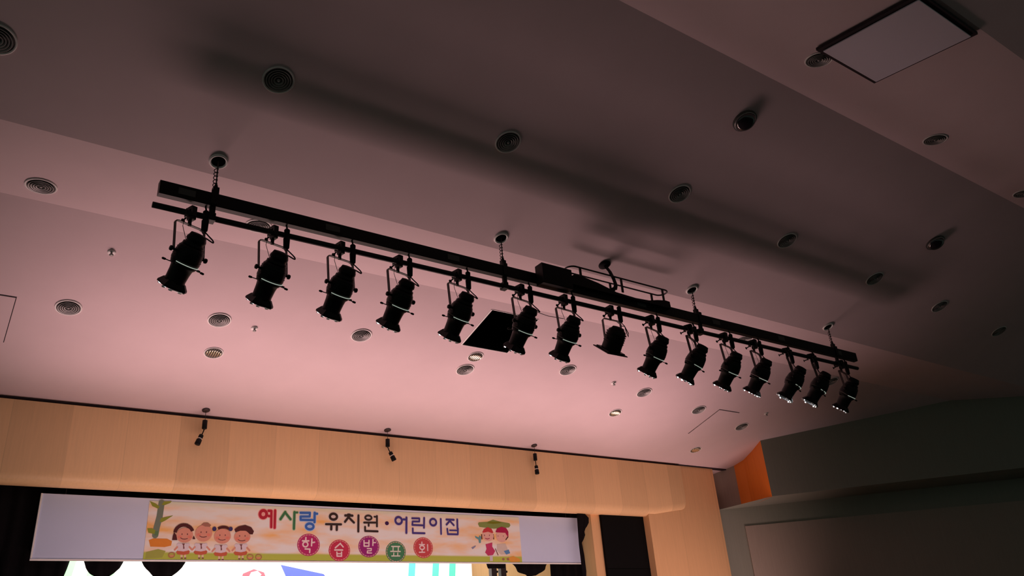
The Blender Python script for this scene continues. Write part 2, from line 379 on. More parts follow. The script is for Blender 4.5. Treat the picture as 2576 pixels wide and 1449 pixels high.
def oring(mb, c, rx, rz, wdt, lay, m, n_=28):
    LC[0] += 1; y0_ = -.0125-lay*.0016-(LC[0] % 40)*.00003; th = .0008
    o_ = ell(c, rx+wdt/2, rz+wdt/2, n_); i_ = ell(c, rx-wdt/2, rz-wdt/2, n_)
    vs = [(x-BX, y0_-th, z-BZ) for x, z in o_]+[(x-BX, y0_-th, z-BZ) for x, z in i_]+[(x-BX, y0_, z-BZ) for x, z in o_]+[(x-BX, y0_, z-BZ) for x, z in i_]
    fs = []
    for i in range(n_):
        j = (i+1) % n_
        fs += [(i, j, n_+j, n_+i), (2*n_+i, 3*n_+i, 3*n_+j, 2*n_+j), (i, 2*n_+i, 2*n_+j, j), (n_+i, n_+j, 3*n_+j, 3*n_+i)]
    mb.add(vs, fs, m)
# sheet
m_ = MB(); m_.box(((10.65-BX)/2, 0, (3.99-BZ)/2), (10.65-BX, .012, 3.985-BZ), M_SHEET); m_.build('backing_sheet', banner)
m_ = MB(); m_.box(((10.65-BX)/2, -.012, .012), (10.65-BX, .02, .022), M_WHITE); m_.build('bottom_batten', banner)
m_ = MB(); m_.box((.012, -.012, (3.99-BZ)/2+.014), (.02, .02, 3.985-BZ-.03), M_WHITE); m_.build('left_edging', banner)
for x_ in (.3, 2.6, 4.9, 7.1, 9.1):
    m_ = MB(); m_.tube([(x_, 0, .87), (x_, -.01, 1.02)], .006, M_RUB, 6); m_.build('hanging_cord', banner)
# printed artwork ground: watercolour beige, orange and a green meadow line
def art_mat():
    m = bpy.data.materials.new('printed_watercolour'); m.use_nodes = True; nt = m.node_tree; bs = nt.nodes['Principled BSDF']; L = nt.links.new
    bs.inputs['Roughness'].default_value = .7; bs.inputs['Specular IOR Level'].default_value = .15
    tc = nt.nodes.new('ShaderNodeTexCoord'); mp = nt.nodes.new('ShaderNodeMapping'); mp.inputs['Scale'].default_value = (.8, 1, 3.2); mp.inputs['Location'].default_value = (3.3, 0, 1.2); L(tc.outputs['Object'], mp.inputs[0])
    nz = nt.nodes.new('ShaderNodeTexNoise'); nz.inputs['Scale'].default_value = 1.3; nz.inputs['Detail'].default_value = 4; L(mp.outputs[0], nz.inputs['Vector'])
    cr_ = nt.nodes.new('ShaderNodeValToRGB'); cr_.color_ramp.elements[0].position = .40; cr_.color_ramp.elements[0].color = (.92, .93, .90, 1)
    cr_.color_ramp.elements[1].position = .66; cr_.color_ramp.elements[1].color = (.98, .58, .20, 1)
    e_ = cr_.color_ramp.elements.new(.52); e_.color = (.96, .78, .60, 1); L(nz.outputs['Fac'], cr_.inputs[0])
    sp = nt.nodes.new('ShaderNodeSeparateXYZ'); L(tc.outputs['Object'], sp.inputs[0])
    def ramp(lo, hi, src):
        r_ = nt.nodes.new('ShaderNodeMapRange'); r_.interpolation_type = 'SMOOTHSTEP'; r_.inputs[1].default_value = lo; r_.inputs[2].default_value = hi; r_.inputs[3].default_value = 1; r_.inputs[4].default_value = 0; L(src, r_.inputs[0]); return r_.outputs[0]
    def mix(f, a, b_):
        x_ = nt.nodes.new('ShaderNodeMix'); x_.data_type = 'RGBA'; L(f, x_.inputs[0]); L(a, x_.inputs[6]); x_.inputs[7].default_value = (*b_, 1); return x_.outputs[2]
    c = mix(ramp(.11, .15, sp.outputs['Z']), cr_.outputs[0], (.52, .62, .10))
    tp = nt.nodes.new('ShaderNodeMath'); tp.operation = 'SUBTRACT'; tp.inputs[0].default_value = .86; L(sp.outputs['Z'], tp.inputs[1])
    c = mix(ramp(.0, .12, tp.outputs[0]), c, (.72, .82, .66))
    L(c, bs.inputs['Base Color']); return m
m_ = MB(); m_.box(((2.66+9.22)/2-BX, -.010, .435), (9.22-2.66, .006, .81), art_mat()); o = m_.build('printed_sheet', banner)

S2 = lambda u, v: onb(640+u/9.66, 1270+v/9.66)
S3 = lambda u, v: onb(880+u/8.587, 1290+v/8.587)
S1 = lambda u, v: onb(360+u/8.05, 1250+v/8.05)
S4 = lambda u, v: onb(1160+u/11.14, 1295+v/11.14)
def sc(S, u, v, r_):
    a = S(u, v); b_ = S(u+r_, v); return math.hypot(a[0]-b_[0], a[1]-b_[1])
def scv(S, u, v, r_):
    a = S(u, v); b_ = S(u, v+r_); return math.hypot(a[0]-b_[0], a[1]-b_[1])
def glyph(name, S, items, col, halo, label, lay=2, parent=None):
    mh = MB(); mg = MB(); mc = flat('ink_'+name_id(col), col); hc = flat('halo_'+name_id(halo), halo) if halo else None
    k = 0
    for it in items:
        k = 1-k
        if it[0] == 'o':
            _, u, v, ru, rv, wd = it; c = S(u, v); rx = sc(S, u, v, ru); rz = scv(S, u, v, rv); wm = scv(S, u, v, wd)
            oring(mg, c, rx, rz, wm, lay+k*.4, mc)
            if hc: bm_poly(mh, ell(c, rx+wm*.8, rz+wm*.8), lay-1.2-k*.3, hc)
        elif it[0] == 'd':
            _, u, v, ru = it; c = S(u, v); bm_poly(mg, ell(c, sc(S, u, v, ru), scv(S, u, v, ru)), lay, mc)
        else:
            wd = it[-1]; P = [S(*q) for q in it[:-1]]; wm = scv(S, it[0][0], it[0][1], wd)
            for a, b_ in zip(P, P[1:]):
                k = (k+.37) % 1
                stroke(mg, [a, b_], wm, lay+k*.4, mc)
                if hc: stroke(mh, [a, b_], wm*1.6, lay-1.2-k*.3, hc)
    if hc: mg_h = mh
    o_ = mg.build(name, parent or banner); o_['label'] = label
    if hc: h_ = mh.build('letter_halo', o_)
    return o_
def name_id(c): return '_'.join(str(int(x*100)) for x in c)
RED, GRN, BLU, BRN, PUR = (.50, .03, .06), (.06, .22, .10), (.06, .18, .60), (.05, .035, .03), (.075, .055, .27)
PK, LG, LB, LW = (.92, .45, .42), (.62, .72, .50), (.50, .68, .92), (.78, .70, .66)
glyph('letter', S2, [('o', 208, 232, 80, 88, 70), ((335, 150), (400, 152), 58), ((335, 275), (400, 285), 58), ((405, 155), (400, 545), 58), ((495, 145), (482, 560), 60)], RED, PK, 'red first syllable of the title')
glyph('letter', S2, [((740, 180), (625, 352), 62), ((750, 205), (868, 355), 58), ((965, 182), (950, 585), 60), ((965, 195), (1035, 190), 48)], GRN, LG, 'green second syllable of the title')
glyph('letter', S2, [((1112, 198), (1340, 200), (1332, 288), (1115, 290), (1115, 368), (1410, 376), 54), ((1455, 200), (1450, 425), 58), ((1460, 222), (1515, 222), 50), ('o', 1335, 530, 90, 70, 60)], BLU, LB, 'blue third syllable of the title')
glyph('letter', S2, [('o', 1910, 292, 85, 72, 60), ((1730, 475), (2095, 480), 54), ((1860, 480), (1856, 600), 60), ((1995, 482), (1990, 612), 60)], BRN, LW, 'black fourth syllable of the title')
o = glyph('letter', S2, [((2262, 235), (2312, 238), 42), ((2198, 264), (2372, 268), 58), ((2290, 285), (2192, 415), 58), ((2300, 328), (2408, 435), 56), ((2518, 262), (2514, 650), 56)], BRN, LW, 'black fifth syllable of the title')
glyph('letter', S3, [('o', 392, 110, 68, 46, 44), ((300, 215), (560, 216), 44), ((398, 222), (398, 284), 44), ((576, 76), (576, 296), 46), ((522, 90), (560, 92), 38), ((320, 308), (322, 396), (590, 406), 44)], BRN, LW, 'black sixth syllable of the title')
glyph('letter', S3, [('d', 792, 230, 42)], (.06, .02, .10), None, 'purple dot between the two names')
glyph('letter', S3, [('o', 1045, 172, 70, 75, 50), ((1145, 147), (1200, 150), 44), ((1214, 108), (1211, 436), 50)], PUR, LW, 'violet syllable after the dot')
glyph('letter', S3, [((1336, 122), (1492, 126), (1490, 192), (1346, 192), (1340, 266), (1580, 276), 40), ((1596, 114), (1592, 326), 44), ((1350, 342), (1352, 440), (1605, 446), 42)], PUR, LW, 'violet second syllable after the dot')
glyph('letter', S3, [('o', 1790, 207, 66, 72, 46), ((1954, 138), (1962, 460), 42)], PUR, LW, 'violet third syllable after the dot')
glyph('letter', S3, [((2078, 150), (2235, 156), 44), ((2160, 165), (2080, 258), 44), ((2168, 198), (2235, 272), 42), ((2310, 148), (2315, 345), 44), ((2095, 350), (2108, 465), 42), ((2325, 345), (2322, 465), 42), ((2150, 382), (2315, 386), 34), ((2110, 465), (2322, 470), 40)], PUR, LW, 'violet last syllable of the title')
WHT = (.92, .74, .74)
def badge(S, u, v, ru, rv, col, items, label, ink=WHT):
    c = S(u, v); rx = sc(S, u, v, ru); rz = scv(S, u, v, rv)
    m_ = MB(); bm_poly(m_, ell(c, rx, rz, 40), 1, flat('badge_'+name_id(col), col)); o_ = m_.build('round_badge', banner); o_['label'] = label
    g_ = glyph('letter', S, items, ink, None, 'pale syllable on the badge', 3, o_)
    m_ = MB(); N_ = 22
    for i in range(N_):
        a = 2*PI*i/N_; b_ = a+.16
        stroke(m_, [(c[0]+rx*.90*math.cos(a), c[1]+rz*.90*math.sin(a)), (c[0]+rx*.90*math.cos(b_), c[1]+rz*.90*math.sin(b_))], .010, 2, flat('stitch', (.85, .50, .42)))
    m_.build('dashed_stitching', o_)
badge(S2, 1308, 975, 272, 272, (.52, .035, .17), [((1240, 800), (1237, 860), 38), ((1158, 880), (1310, 880), 38), ('o', 1228, 965, 60, 60, 38), ((1386, 832), (1376, 998), 38), ((1388, 925), (1450, 912), 38), ((1222, 1075), (1336, 1080), (1330, 1162), 38)], 'magenta round badge, first of five')
badge(S2, 2057, 1110, 258, 262, (.60, .045, .10), [((2080, 938), (1955, 1048), 36), ((2088, 962), (2145, 1028), 34), ((1942, 1100), (2130, 1102), 38), ((1992, 1152), (1996, 1252), 34), ((2106, 1152), (2106, 1252), 34), ((1996, 1192), (2106, 1192), 30), ((1996, 1250), (2106, 1252), 34)], 'crimson round badge, second of five')
badge(S3, 403, 732, 224, 234, (.35, .03, .22), [((296, 602), (298, 722), 32), ((404, 602), (400, 722), 32), ((296, 656), (400, 656), 28), ((300, 724), (400, 726), 32), ((490, 582), (486, 708), 30), ((492, 650), (545, 646), 28), ((366, 776), (455, 778), (450, 822), (370, 826), (366, 870), (460, 872), 26)], 'purple round badge, third of five')
badge(S3, 985, 845, 215, 232, (.075, .27, .13), [((895, 730), (1065, 732), 28), ((926, 742), (922, 830), 26), ((1036, 742), (1035, 830), 26), ((872, 836), (1080, 840), 26), ((940, 872), (936, 925), 24), ((1025, 872), (1025, 925), 24), ((895, 936), (1070, 936), 26)], 'green round badge, fourth of five', (.80, .84, .72))
badge(S3, 1577, 757, 208, 226, (.62, .09, .10), [((1545, 636), (1545, 670), 26), ((1490, 690), (1600, 690), 26), ('o', 1550, 755, 48, 42, 28), ((1550, 815), (1550, 845), 24), ((1490, 856), (1605, 856), 26), ((1668, 692), (1672, 818), 28)], 'coral round badge, last of five')
# four printed children holding hands
SKIN = flat('ink_skin', (.78, .36, .26)); HAIR = flat('ink_hair', (.10, .03, .03)); SHIRT = flat('ink_shirt', (.80, .72, .78)); SKRT = flat('ink_skirt', (.62, .15, .08)); LEG = flat('ink_leg', (.85, .68, .45)); LINE = flat('ink_line', (.22, .08, .08)); BOW = flat('ink_bow', (.06, .05, .16)); TAN = flat('ink_tan', (.42, .20, .14))
def P1(pts): return [S1(*q) for q in pts]
def child(hx, hy, rx, ry, bx, by, hair, extra, label):
    m_ = MB()
    for lx in (-35, 35): stroke(m_, P1([(bx+lx, by+130), (bx+lx-4, by+205)]), .03, 1, LEG)
    for lx in (-35, 35): stroke(m_, P1([(bx+lx-10, by+212), (bx+lx+12, by+214)]), .018, 1.5, LINE)
    bm_poly(m_, P1([(bx-95, by+40), (bx+90, by+40), (bx+130, by+80), (bx+110, by+130), (bx, by+150), (bx-120, by+135), (bx-150, by+90)]), 2, SKRT)
    bm_poly(m_, P1([(bx-60, by-85), (bx+60, by-85), (bx+105, by-20), (bx+95, by+60), (bx, by+80), (bx-115, by+65), (bx-110, by-10)]), 2.7, SHIRT)
    for sx in (-1, 1):
        bm_poly(m_, ell(S1(bx+sx*95, by-55), sc(S1, bx, by, 38), scv(S1, bx, by, 36)), 3, SHIRT)
        stroke(m_, P1([(bx+sx*115, by-20), (bx+sx*175, by+45)]), .024, 1.2, SKIN)
    bm_poly(m_, P1([(bx-30, by-80), (bx+30, by-80), (bx+12, by-45), (bx+22, by+20), (bx-6, by+30), (bx-6, by-45)]), 3.4, LINE)
    bm_poly(m_, ell(S1(hx, hy), sc(S1, hx, hy, rx), scv(S1, hx, hy, ry)), 4, SKIN)
    for q in hair: bm_poly(m_, P1(q), 4.8, HAIR if not extra == 'tan' else TAN)
    if extra == 'bow':
        for sx in (-1, 1): bm_poly(m_, ell(S1(hx+sx*165+sx*0, hy-145), sc(S1, hx, hy, 42), scv(S1, hx, hy, 45)), 5.2, BOW)
    stroke(m_, P1([(hx-85, hy+55), (hx-45, hy+78), (hx+5, hy+82), (hx+55, hy+68)]), .010, 5.6, LINE)
    for sx in (-1, 1):
        bm_poly(m_, ell(S1(hx+sx*55, hy-20), .008, .012, 10), 5.6, LINE)
        bm_poly(m_, ell(S1(hx+sx*100, hy+35), .028, .02, 14), 5.0, flat('ink_cheek', (.85, .28, .2)))
    o_ = m_.build('printed_child', banner); o_['label'] = label
def arc(cx, cy, r0, r1, a0, a1, n_=12, sy=1.0):
    A = [(cx+r1*math.cos(a0+(a1-a0)*i/n_), cy-sy*r1*math.sin(a0+(a1-a0)*i/n_)) for i in range(n_+1)]
    B = [(cx+r0*math.cos(a1+(a0-a1)*i/n_), cy-sy*r0*math.sin(a1+(a0-a1)*i/n_)) for i in range(n_+1)]
    return A+B
child(835, 780, 168, 150, 810, 1030, [arc(820, 760, 150, 220, .35, 2.95), [(620, 720), (665, 780), (685, 880), (580, 880), (595, 790)], [(1020, 790), (1050, 860), (990, 860)]], '', 'printed girl with long brown hair')
child(1220, 740, 172, 168, 1165, 1030, [[(1170, 570), (1220, 530), (1300, 528), (1370, 580), (1340, 610), (1250, 605)]], 'tan', 'printed child with cropped hair')
child(1600, 800, 168, 152, 1570, 1060, [arc(1620, 800, 160, 210, .75, 2.2)], 'bow', 'printed girl with dark bunches')
child(2000, 815, 165, 132, 1975, 1045, [[(1840, 660), (1930, 600), (2060, 575), (2180, 620), (2235, 700), (2210, 765), (2150, 760), (2080, 690), (1960, 690), (1860, 720)]], '', 'printed boy with curly brown hair')
# plants, pumpkins, lily leaf
m_ = MB(); LF = flat('ink_leaf', (.30, .36, .05)); LF2 = flat('ink_leaf_dark', (.14, .26, .12)); ST = flat('ink_stalk', (.20, .26, .20))
stroke(m_, P1([(370, 120), (330, 400), (270, 620), (240, 780)]), .085, 1, ST)
for q in ([(370, 160), (420, 95), (580, 90), (540, 130), (420, 175)], [(130, 90), (250, 140), (330, 200), (300, 245), (180, 190)], [(330, 500), (360, 430), (600, 380), (450, 480), (370, 520)], [(80, 640), (180, 640), (300, 720), (290, 770), (100, 730)]): bm_poly(m_, P1(q), 1.6, LF)
bm_poly(m_, P1([(220, 780), (240, 690), (310, 700), (290, 790)]), 2.1, LF2)
m_.build('printed_bamboo', banner)['label'] = 'printed green bamboo stalk with leaves'
m_ = MB(); bm_poly(m_, P1([(60, 1120), (300, 1060), (450, 1100), (380, 1230), (40, 1250)]), 1, flat('ink_meadow', (.42, .46, .10))); m_.build('printed_bush', banner)
m_ = MB(); bm_poly(m_, P1([(110, 880), (200, 845), (480, 850), (580, 900), (560, 990), (430, 1020), (140, 1010)]), 1, flat('ink_orange', (.82, .30, .05))); m_.build('printed_orange_field', banner)
for (u, v) in ((570, 1180), (2160, 1220), (2330, 1220)):
    m_ = MB(); oring(m_, S1(u, v), sc(S1, u, v, 60), scv(S1, u, v, 50), .014, 2, flat('ink_basket', (.48, .22, .12))); bm_poly(m_, ell(S1(u, v+22), sc(S1, u, v, 50), scv(S1, u, v, 30)), 1.4, flat('ink_basket_fill', (.75, .38, .18))); m_.build('printed_basket', banner)
def P4(pts): return [S4(*q) for q in pts]
m_ = MB(); bm_poly(m_, P4([(460, 260), (480, 215), (720, 200), (880, 140), (1060, 190), (1340, 240), (1370, 300), (1330, 360), (900, 395), (500, 345)]), 1, flat('ink_lily', (.26, .34, .10)))
bm_poly(m_, P4([(700, 240), (800, 190), (1050, 200), (1130, 235), (900, 260)]), 1.6, flat('ink_lily_dark', (.20, .22, .02))); m_.build('printed_leaf_umbrella', banner)
HAT = flat('ink_hat', (.62, .06, .07)); HAT2 = flat('ink_hat_dark', (.45, .02, .09)); ROSE = flat('ink_rose', (.60, .06, .17)); FACE = flat('ink_face', (.85, .50, .42)); BLS = flat('ink_blue', (.13, .30, .58)); PALE = flat('ink_pale', (.72, .62, .54)); TEAL = flat('ink_teal', (.16, .38, .42))
m_ = MB(); bm_poly(m_, ell(S4(740, 590), sc(S4, 0, 0, 160), scv(S4, 0, 0, 150)), 2, FACE)
bm_poly(m_, P4([(580, 500), (620, 410), (730, 350), (840, 400), (890, 500), (860, 520), (740, 480), (620, 505)]), 2.6, HAT)
bm_poly(m_, P4([(670, 830), (860, 780), (860, 900), (940, 1020), (880, 1130), (740, 1150), (660, 1060), (700, 960)]), 2, ROSE)
stroke(m_, P4([(665, 665), (720, 685), (780, 665)]), .012, 3.2, HAT2)
for u in (640, 780): bm_poly(m_, ell(S4(u, 580), .008, .014, 10), 3.2, LINE)
for u in (560, 890): stroke(m_, P4([(u, 560), (u+10, 680)]), .02, 1.6, HAIR)
for u in (810, 850): stroke(m_, P4([(u, 1160), (u+5, 1280)]), .03, 1.5, flat('ink_sock', (.72, .66, .72)))
m_.build('printed_child', banner)['label'] = 'printed girl in a pink dress with a red cap'
m_ = MB(); bm_poly(m_, ell(S4(1120, 610), sc(S4, 0, 0, 160), scv(S4, 0, 0, 165)), 2.2, FACE)
bm_poly(m_, P4([(950, 490), (990, 390), (1120, 340), (1250, 380), (1310, 480), (1310, 640), (1250, 560), (1220, 510), (1000, 500)]), 3.0, HAT2)
bm_poly(m_, P4([(990, 830), (1230, 810), (1290, 960), (1250, 1110), (1100, 1120), (990, 1000)]), 1.7, PALE)
bm_poly(m_, P4([(1180, 1020), (1320, 980), (1360, 1080), (1250, 1120)]), 2.6, BLS)
stroke(m_, P4([(945, 960), (1020, 1130)]), .016, 2.6, LINE)
stroke(m_, P4([(1240, 700), (1300, 620)]), .02, 2.6, HAIR)
for u in (1170, 1300): bm_poly(m_, ell(S4(u, 1250), .028, .022, 14), 2, TAN)
for u in (1020, 1165): bm_poly(m_, ell(S4(u, 600), .007, .010, 10), 3.6, LINE)
m_.build('printed_child', banner)['label'] = 'printed child in a pale coat with a dark red cap'
m_ = MB(); bm_poly(m_, P4([(370, 590), (480, 640), (500, 580), (550, 620), (540, 790), (490, 800), (470, 700), (390, 650)]), 1.3, TEAL)
bm_poly(m_, P4([(270, 920), (400, 860), (390, 900), (310, 970)]), 1.3, flat('ink_slate', (.30, .32, .46))); m_.build('printed_watering_can', banner)
m_ = MB(); bm_poly(m_, P4([(1240, 1230), (1450, 1160), (1630, 1240), (1640, 1320), (1400, 1330)]), 1.3, flat('ink_orange2', (.80, .38, .07))); m_.build('printed_orange_patch', banner)

# ------------------------------------------------------------------ ceiling vents
def rotx(s): return (math.atan(s), 0, 0)
def make_vent():
    t = thing('air_vent', (0, 0, 0), 'x', 'air vent')
    m_ = MB(); m_.lathe([(-.002, .150), (-.010, .150), (-.014, .143), (-.010, .132), (-.002, .130)], M_WHITE, n=40, closed=True); m_.build('outer_ring', t)
    m_ = MB()
    for r_ in (.108, .085, .062, .039): m_.lathe([(-.004, r_-.010), (-.022, r_+.006), (-.020, r_+.009), (-.002, r_-.006)], M_GREY, n=36, closed=True)
    m_.build('louver_rings', t)
    m_ = MB(); m_.lathe([(-.002, .131), (-.005, .131)], M_DARK, n=36, smooth=False); m_.lathe([(-.005, .018), (-.02, .014)], M_GREY, n=16); m_.build('throat', t)
    return t
vent0 = make_vent(); used = [False]
VENTS = [
 ('A', 1.99, 6.05, 'largest round vent in the upper left of the dark ceiling slope'),
 ('A', 4.53, 5.87, 'round vent in the dark ceiling slope above the middle of the pipe'),
 ('A', 7.12, 5.76, 'round vent in the dark ceiling slope straight above the cable basket'),
 ('A', 9.42, 5.88, 'dim round vent right of the one above the cable basket'),
 ('A', 11.78, 6.0, 'faint round vent above the right part of the raceway'),
 ('A', 13.9, 6.1, 'faint round vent up and right of the raceway end'),
 ('A', 16.2, 6.2, 'barely visible round vent far right of the raceway end'),
 ('A', -.24, 6.52, 'round vent cut off by the left edge high in the dark slope'),
 ('C', 7.10, 3.51, 'dark round vent touching the corner of the white ceiling board'),
 ('C', 9.86, 3.71, 'narrow dark round vent below right of the white ceiling board'),
 ('C', 12.5, 3.80, 'very dim round vent near the right edge of the picture'),
 ('S', .36, 8.3, 'flattened round vent on the ceiling strip left of the raceway'),
 ('S', 2.53, 8.08, 'round vent glimpsed between raceway and pipe near the left end'),
 ('S', 10.91, 8.06, 'round vent glimpsed between raceway and pipe near the right end'),
 ('B', .98, 10.25, 'round grey vent nearest the left edge on the pink ceiling'),
 ('B', 2.71, 10.02, 'round vent below the second hanging spotlight on the pink ceiling'),
 ('B', 4.65, 9.84, 'round vent left below the fourth hanging spotlight on the pink ceiling'),
 ('B', 6.63, 10.23, 'round vent just below the downlight under the open hatch'),
 ('B', 8.41, 9.82, 'round vent below the seventh hanging spotlight on the pink ceiling'),
 ('B', 10.39, 10.07, 'round vent below the ninth hanging spotlight on the pink ceiling'),
 ('B', 12.08, 10.32, 'round vent left of the square panel at the right of the pink ceiling'),
 ('B', 13.7, 10.64, 'round vent right below the square panel, nearest the side wall'),
 ('B', 14.4, 8.8, 'dim round vent behind the second last hanging spotlight'),
]
SL = {'A': SA, 'S': 0.0, 'B': SB, 'C': (7.203-6.905)/(4.052-2.22)}
GR = {'A': 'round vents in the dark ceiling slope', 'S': 'round vents on the ceiling strip', 'B': 'round vents in the pink ceiling', 'C': 'round vents in the upper right ceiling'}
for i, (pl, x, y, lb) in enumerate(VENTS):
    if i == 0: t = vent0; t.location = (x, y, zc(y)); t.rotation_euler = rotx(SL[pl]); t['label'] = lb
    else: t = copy_thing(vent0, (x, y, zc(y)), rotx(SL[pl]), lb)
    t['group'] = GR[pl]
# downlights with bright ribbed reflectors
def make_down():
    t = thing('downlight', (0, 0, 0), 'x', 'downlight', 'recessed downlights with ribbed reflectors')
    m_ = MB(); m_.lathe([(-.001, .130), (-.008, .130), (-.012, .122), (-.001, .108)], M_WHITE, n=36, closed=True); m_.build('trim_ring', t)
    m_ = MB(); m_.lathe([(-.002, .109), (-.004, .109)], M_DARK, n=32, smooth=False)
    for k in range(-3, 4):
        x = k*.030; hw = math.sqrt(max(.0, .104**2-x*x))
        m_.lathe([(-hw, .004), (-hw*.5, .008), (0, .010), (hw*.5, .008), (hw, .004)], M_REFL, (x, 0, -.012), (0, 1, 0), 10)
    m_.build('reflector', t); return t
d0 = make_down()
for i, (x, y, lb) in enumerate([(2.86, 10.72, 'downlight with bright ribs below the left vents on the pink ceiling'), (6.61, 9.88, 'downlight with bright ribs just under the open hatch'), (10.28, 10.78, 'downlight with bright ribs in the lower right of the pink ceiling'), (13.31, 11.65, 'dim downlight closest to the header near the side wall')]):
    if i == 0: d0.location = (x, y, zc(y)); d0.rotation_euler = rotx(SB); d0['label'] = lb
    else: copy_thing(d0, (x, y, zc(y)), rotx(SB), lb)
# glass dome lamps in the dark slope
for i, (x, y, lb) in enumerate([(7.12, 4.6, 'dark glass dome lamp with a glint high in the dark ceiling slope'), (12.13, 5.08, 'small dark dome lamp with a bright glint near the right edge')]):
    t = thing('dome_lamp', (x, y, zc(y)), lb, 'ceiling lamp', 'dome lamps in the dark slope'); t.rotation_euler = rotx(SA)
    m_ = MB(); m_.lathe([(-.001, .15), (-.02, .15), (-.025, .135)], M_DARK, n=32); m_.build('base_ring', t)
    m_ = MB(); m_.lathe([(-.02-.085*math.sin(a), .13*math.cos(a)) for a in [k*PI/2/8 for k in range(9)]], M_LENS, n=28); m_.build('glass_dome', t)
    m_ = MB(); m_.tube([(.132*math.cos(a), .132*math.sin(a), -.028) for a in [k*PI/10 for k in range(20)]], .004, M_CHROME, 6, True); m_.build('chrome_ring', t)
# sprinkler heads
s0 = thing('sprinkler_head', (0, 0, 0), 'x', 'sprinkler', 'small sprinkler heads in the pink ceiling')
m_ = MB(); m_.lathe([(-.001, .045), (-.010, .045), (-.014, .030)], M_WHITE, n=24); m_.build('escutcheon', s0)
m_ = MB(); m_.lathe([(-.014, .012), (-.040, .010), (-.042, .024), (-.046, .024)], M_GREY, n=16); m_.build('deflector', s0)
for i, (x, y, lb) in enumerate([(3.19, 10.07, 'small sprinkler head right of the vent below the second spotlight'), (9.54, 9.95, 'small sprinkler head left of the ninth hanging spotlight lens'), (13.87, 10.1, 'small sprinkler head right of the square ceiling panel'), (1.21, 9.16, 'faint sprinkler head left of the first hanging spotlight')]):
    if i == 0: s0.location = (x, y, zc(y)); s0.rotation_euler = rotx(SB); s0['label'] = lb
    else: copy_thing(s0, (x, y, zc(y)), rotx(SB), lb)
# access panels
def panel(x0, x1, y0, y1, mpaint, drop, label, gapw=.02, name='access_panel', lines='all'):
    cx, cy = (x0+x1)/2, (y0+y1)/2; s = (zc(y1)-zc(y0))/(y1-y0)
    t = thing(name, (cx, cy, zc(cy)), label, 'ceiling panel'); t.rotation_euler = rotx(s)
    ly = (y1-y0)*math.hypot(1, s); lx = x1-x0
    m_ = MB(); m_.box((0, 0, -drop-.004), (lx, ly, .012), mpaint); m_.build('board', t)
    m_ = MB(); m_.box((0, 0, -drop/2-.0008), (lx+gapw*2, ly+gapw*2, .0016+drop*.5), M_GAP); m_.build('rebate', t)
    return t
panel(-.65, .42, 10.22, 11.10, M_CEIL, .002, 'square access panel cut off by the left edge of the pink ceiling', .010)
panel(12.57, 13.15, 10.21, 11.11, M_CEIL, .002, 'square access panel at the right of the pink ceiling', .010)
panel(6.92, 7.90, 2.30, 3.34, mat('white_board', (.88, .84, .95), .6), .06, 'pale rectangular board on the upper right ceiling', .05, 'ceiling_board')

# ------------------------------------------------------------------ lighting batten
YP = 7.12
PX0, PX1 = 1.22, 12.53; ZP = 5.53
bat = thing('lighting_batten', ((PX0+PX1)/2, YP, ZP), 'long black raceway and pipe carrying the row of spotlights', 'lighting bar')
cx = (PX0+PX1)/2; BXL, BXR = 1.255-cx, 12.52-cx
def bev_box(mb, x0, x1, y0, y1, z0, z1, m, b_=.008):
    P = [(y0+b_, z0), (y1-b_, z0), (y1, z0+b_), (y1, z1-b_), (y1-b_, z1), (y0+b_, z1), (y0, z1-b_), (y0, z0+b_)]
    vs = [(x0, y, z) for y, z in P]+[(x1, y, z) for y, z in P]
    mb.add(vs, [tuple(range(7, -1, -1)), tuple(range(8, 16))]+[(i, (i+1) % 8, 8+(i+1) % 8, 8+i) for i in range(8)], m)
m_ = MB(); bev_box(m_, BXL, BXR, -.05, .03, .115, .262, M_BLACK, .005); m_.build('raceway', bat)
m_ = MB(); m_.tube([(PX0-cx, 0, 0), (PX1-cx, 0, 0)], .030, M_BLACKM, 16); m_.build('pipe', bat)
for k in range(8):
    x = BXL+.25+k*1.5
    m_ = MB(); m_.box((x, -.0515, .19), (.16, .004, .07), M_LABEL); m_.build('marking_plate', bat)['label'] = 'faint grey marking plate on the raceway'
for x in (1.76, 5.24, 8.67, 11.95):
    m_ = MB(); m_.box((x-cx, -.02, .06), (.055, .03, .19), M_BLACK); m_.box((x-cx, 0, 0), (.07, .085, .085), M_BLACK); m_.box((x-cx, -.055, .21), (.06, .012, .16), M_BLACK); m_.build('pipe_hanger', bat)
def suspend(x, label):
    zt = zc(YP)
    t = thing('suspension_wire', (x, YP, ZP+.262), label, 'suspension wire', 'wires holding up the raceway'); H = zt-(ZP+.262)
    m_ = MB(); m_.box((0, 0, .045), (.06, .05, .09), M_BLACK); m_.lathe([(.09, .022), (.13, .014)], M_BLACK, n=12); m_.build('clevis', t)
    m_ = MB(); m_.tube([(0, 0, .12), (0, 0, H+.03)], .007, M_YOKE, 6); m_.build('cable', t)
    m_ = MB(); P = []
    for i in range(60): a = i*.55; P.append((-.012+.020*math.cos(a), .02*math.sin(a), .10+i*(H*.55)/60))
    m_.tube(P, .0045, M_RUB, 5); m_.build('coiled_cord', t)
    q = thing('cable_port', (x, YP, zt), label.replace('suspension wire', 'ringed ceiling port').replace('Wire', 'port'), 'ceiling port', 'ringed ports above the raceway'); q.rotation_euler = rotx(SA)
    m_ = MB(); m_.lathe([(-.001, .094), (-.014, .092), (-.022, .084), (-.022, .076), (-.014, .070), (-.001, .068)], M_WHITE, n=32, closed=True); m_.build('white_ring', q)
    m_ = MB(); m_.lathe([(-.001, .069), (-.004, .069)], M_VOID, n=28, smooth=False); m_.build('opening', q)
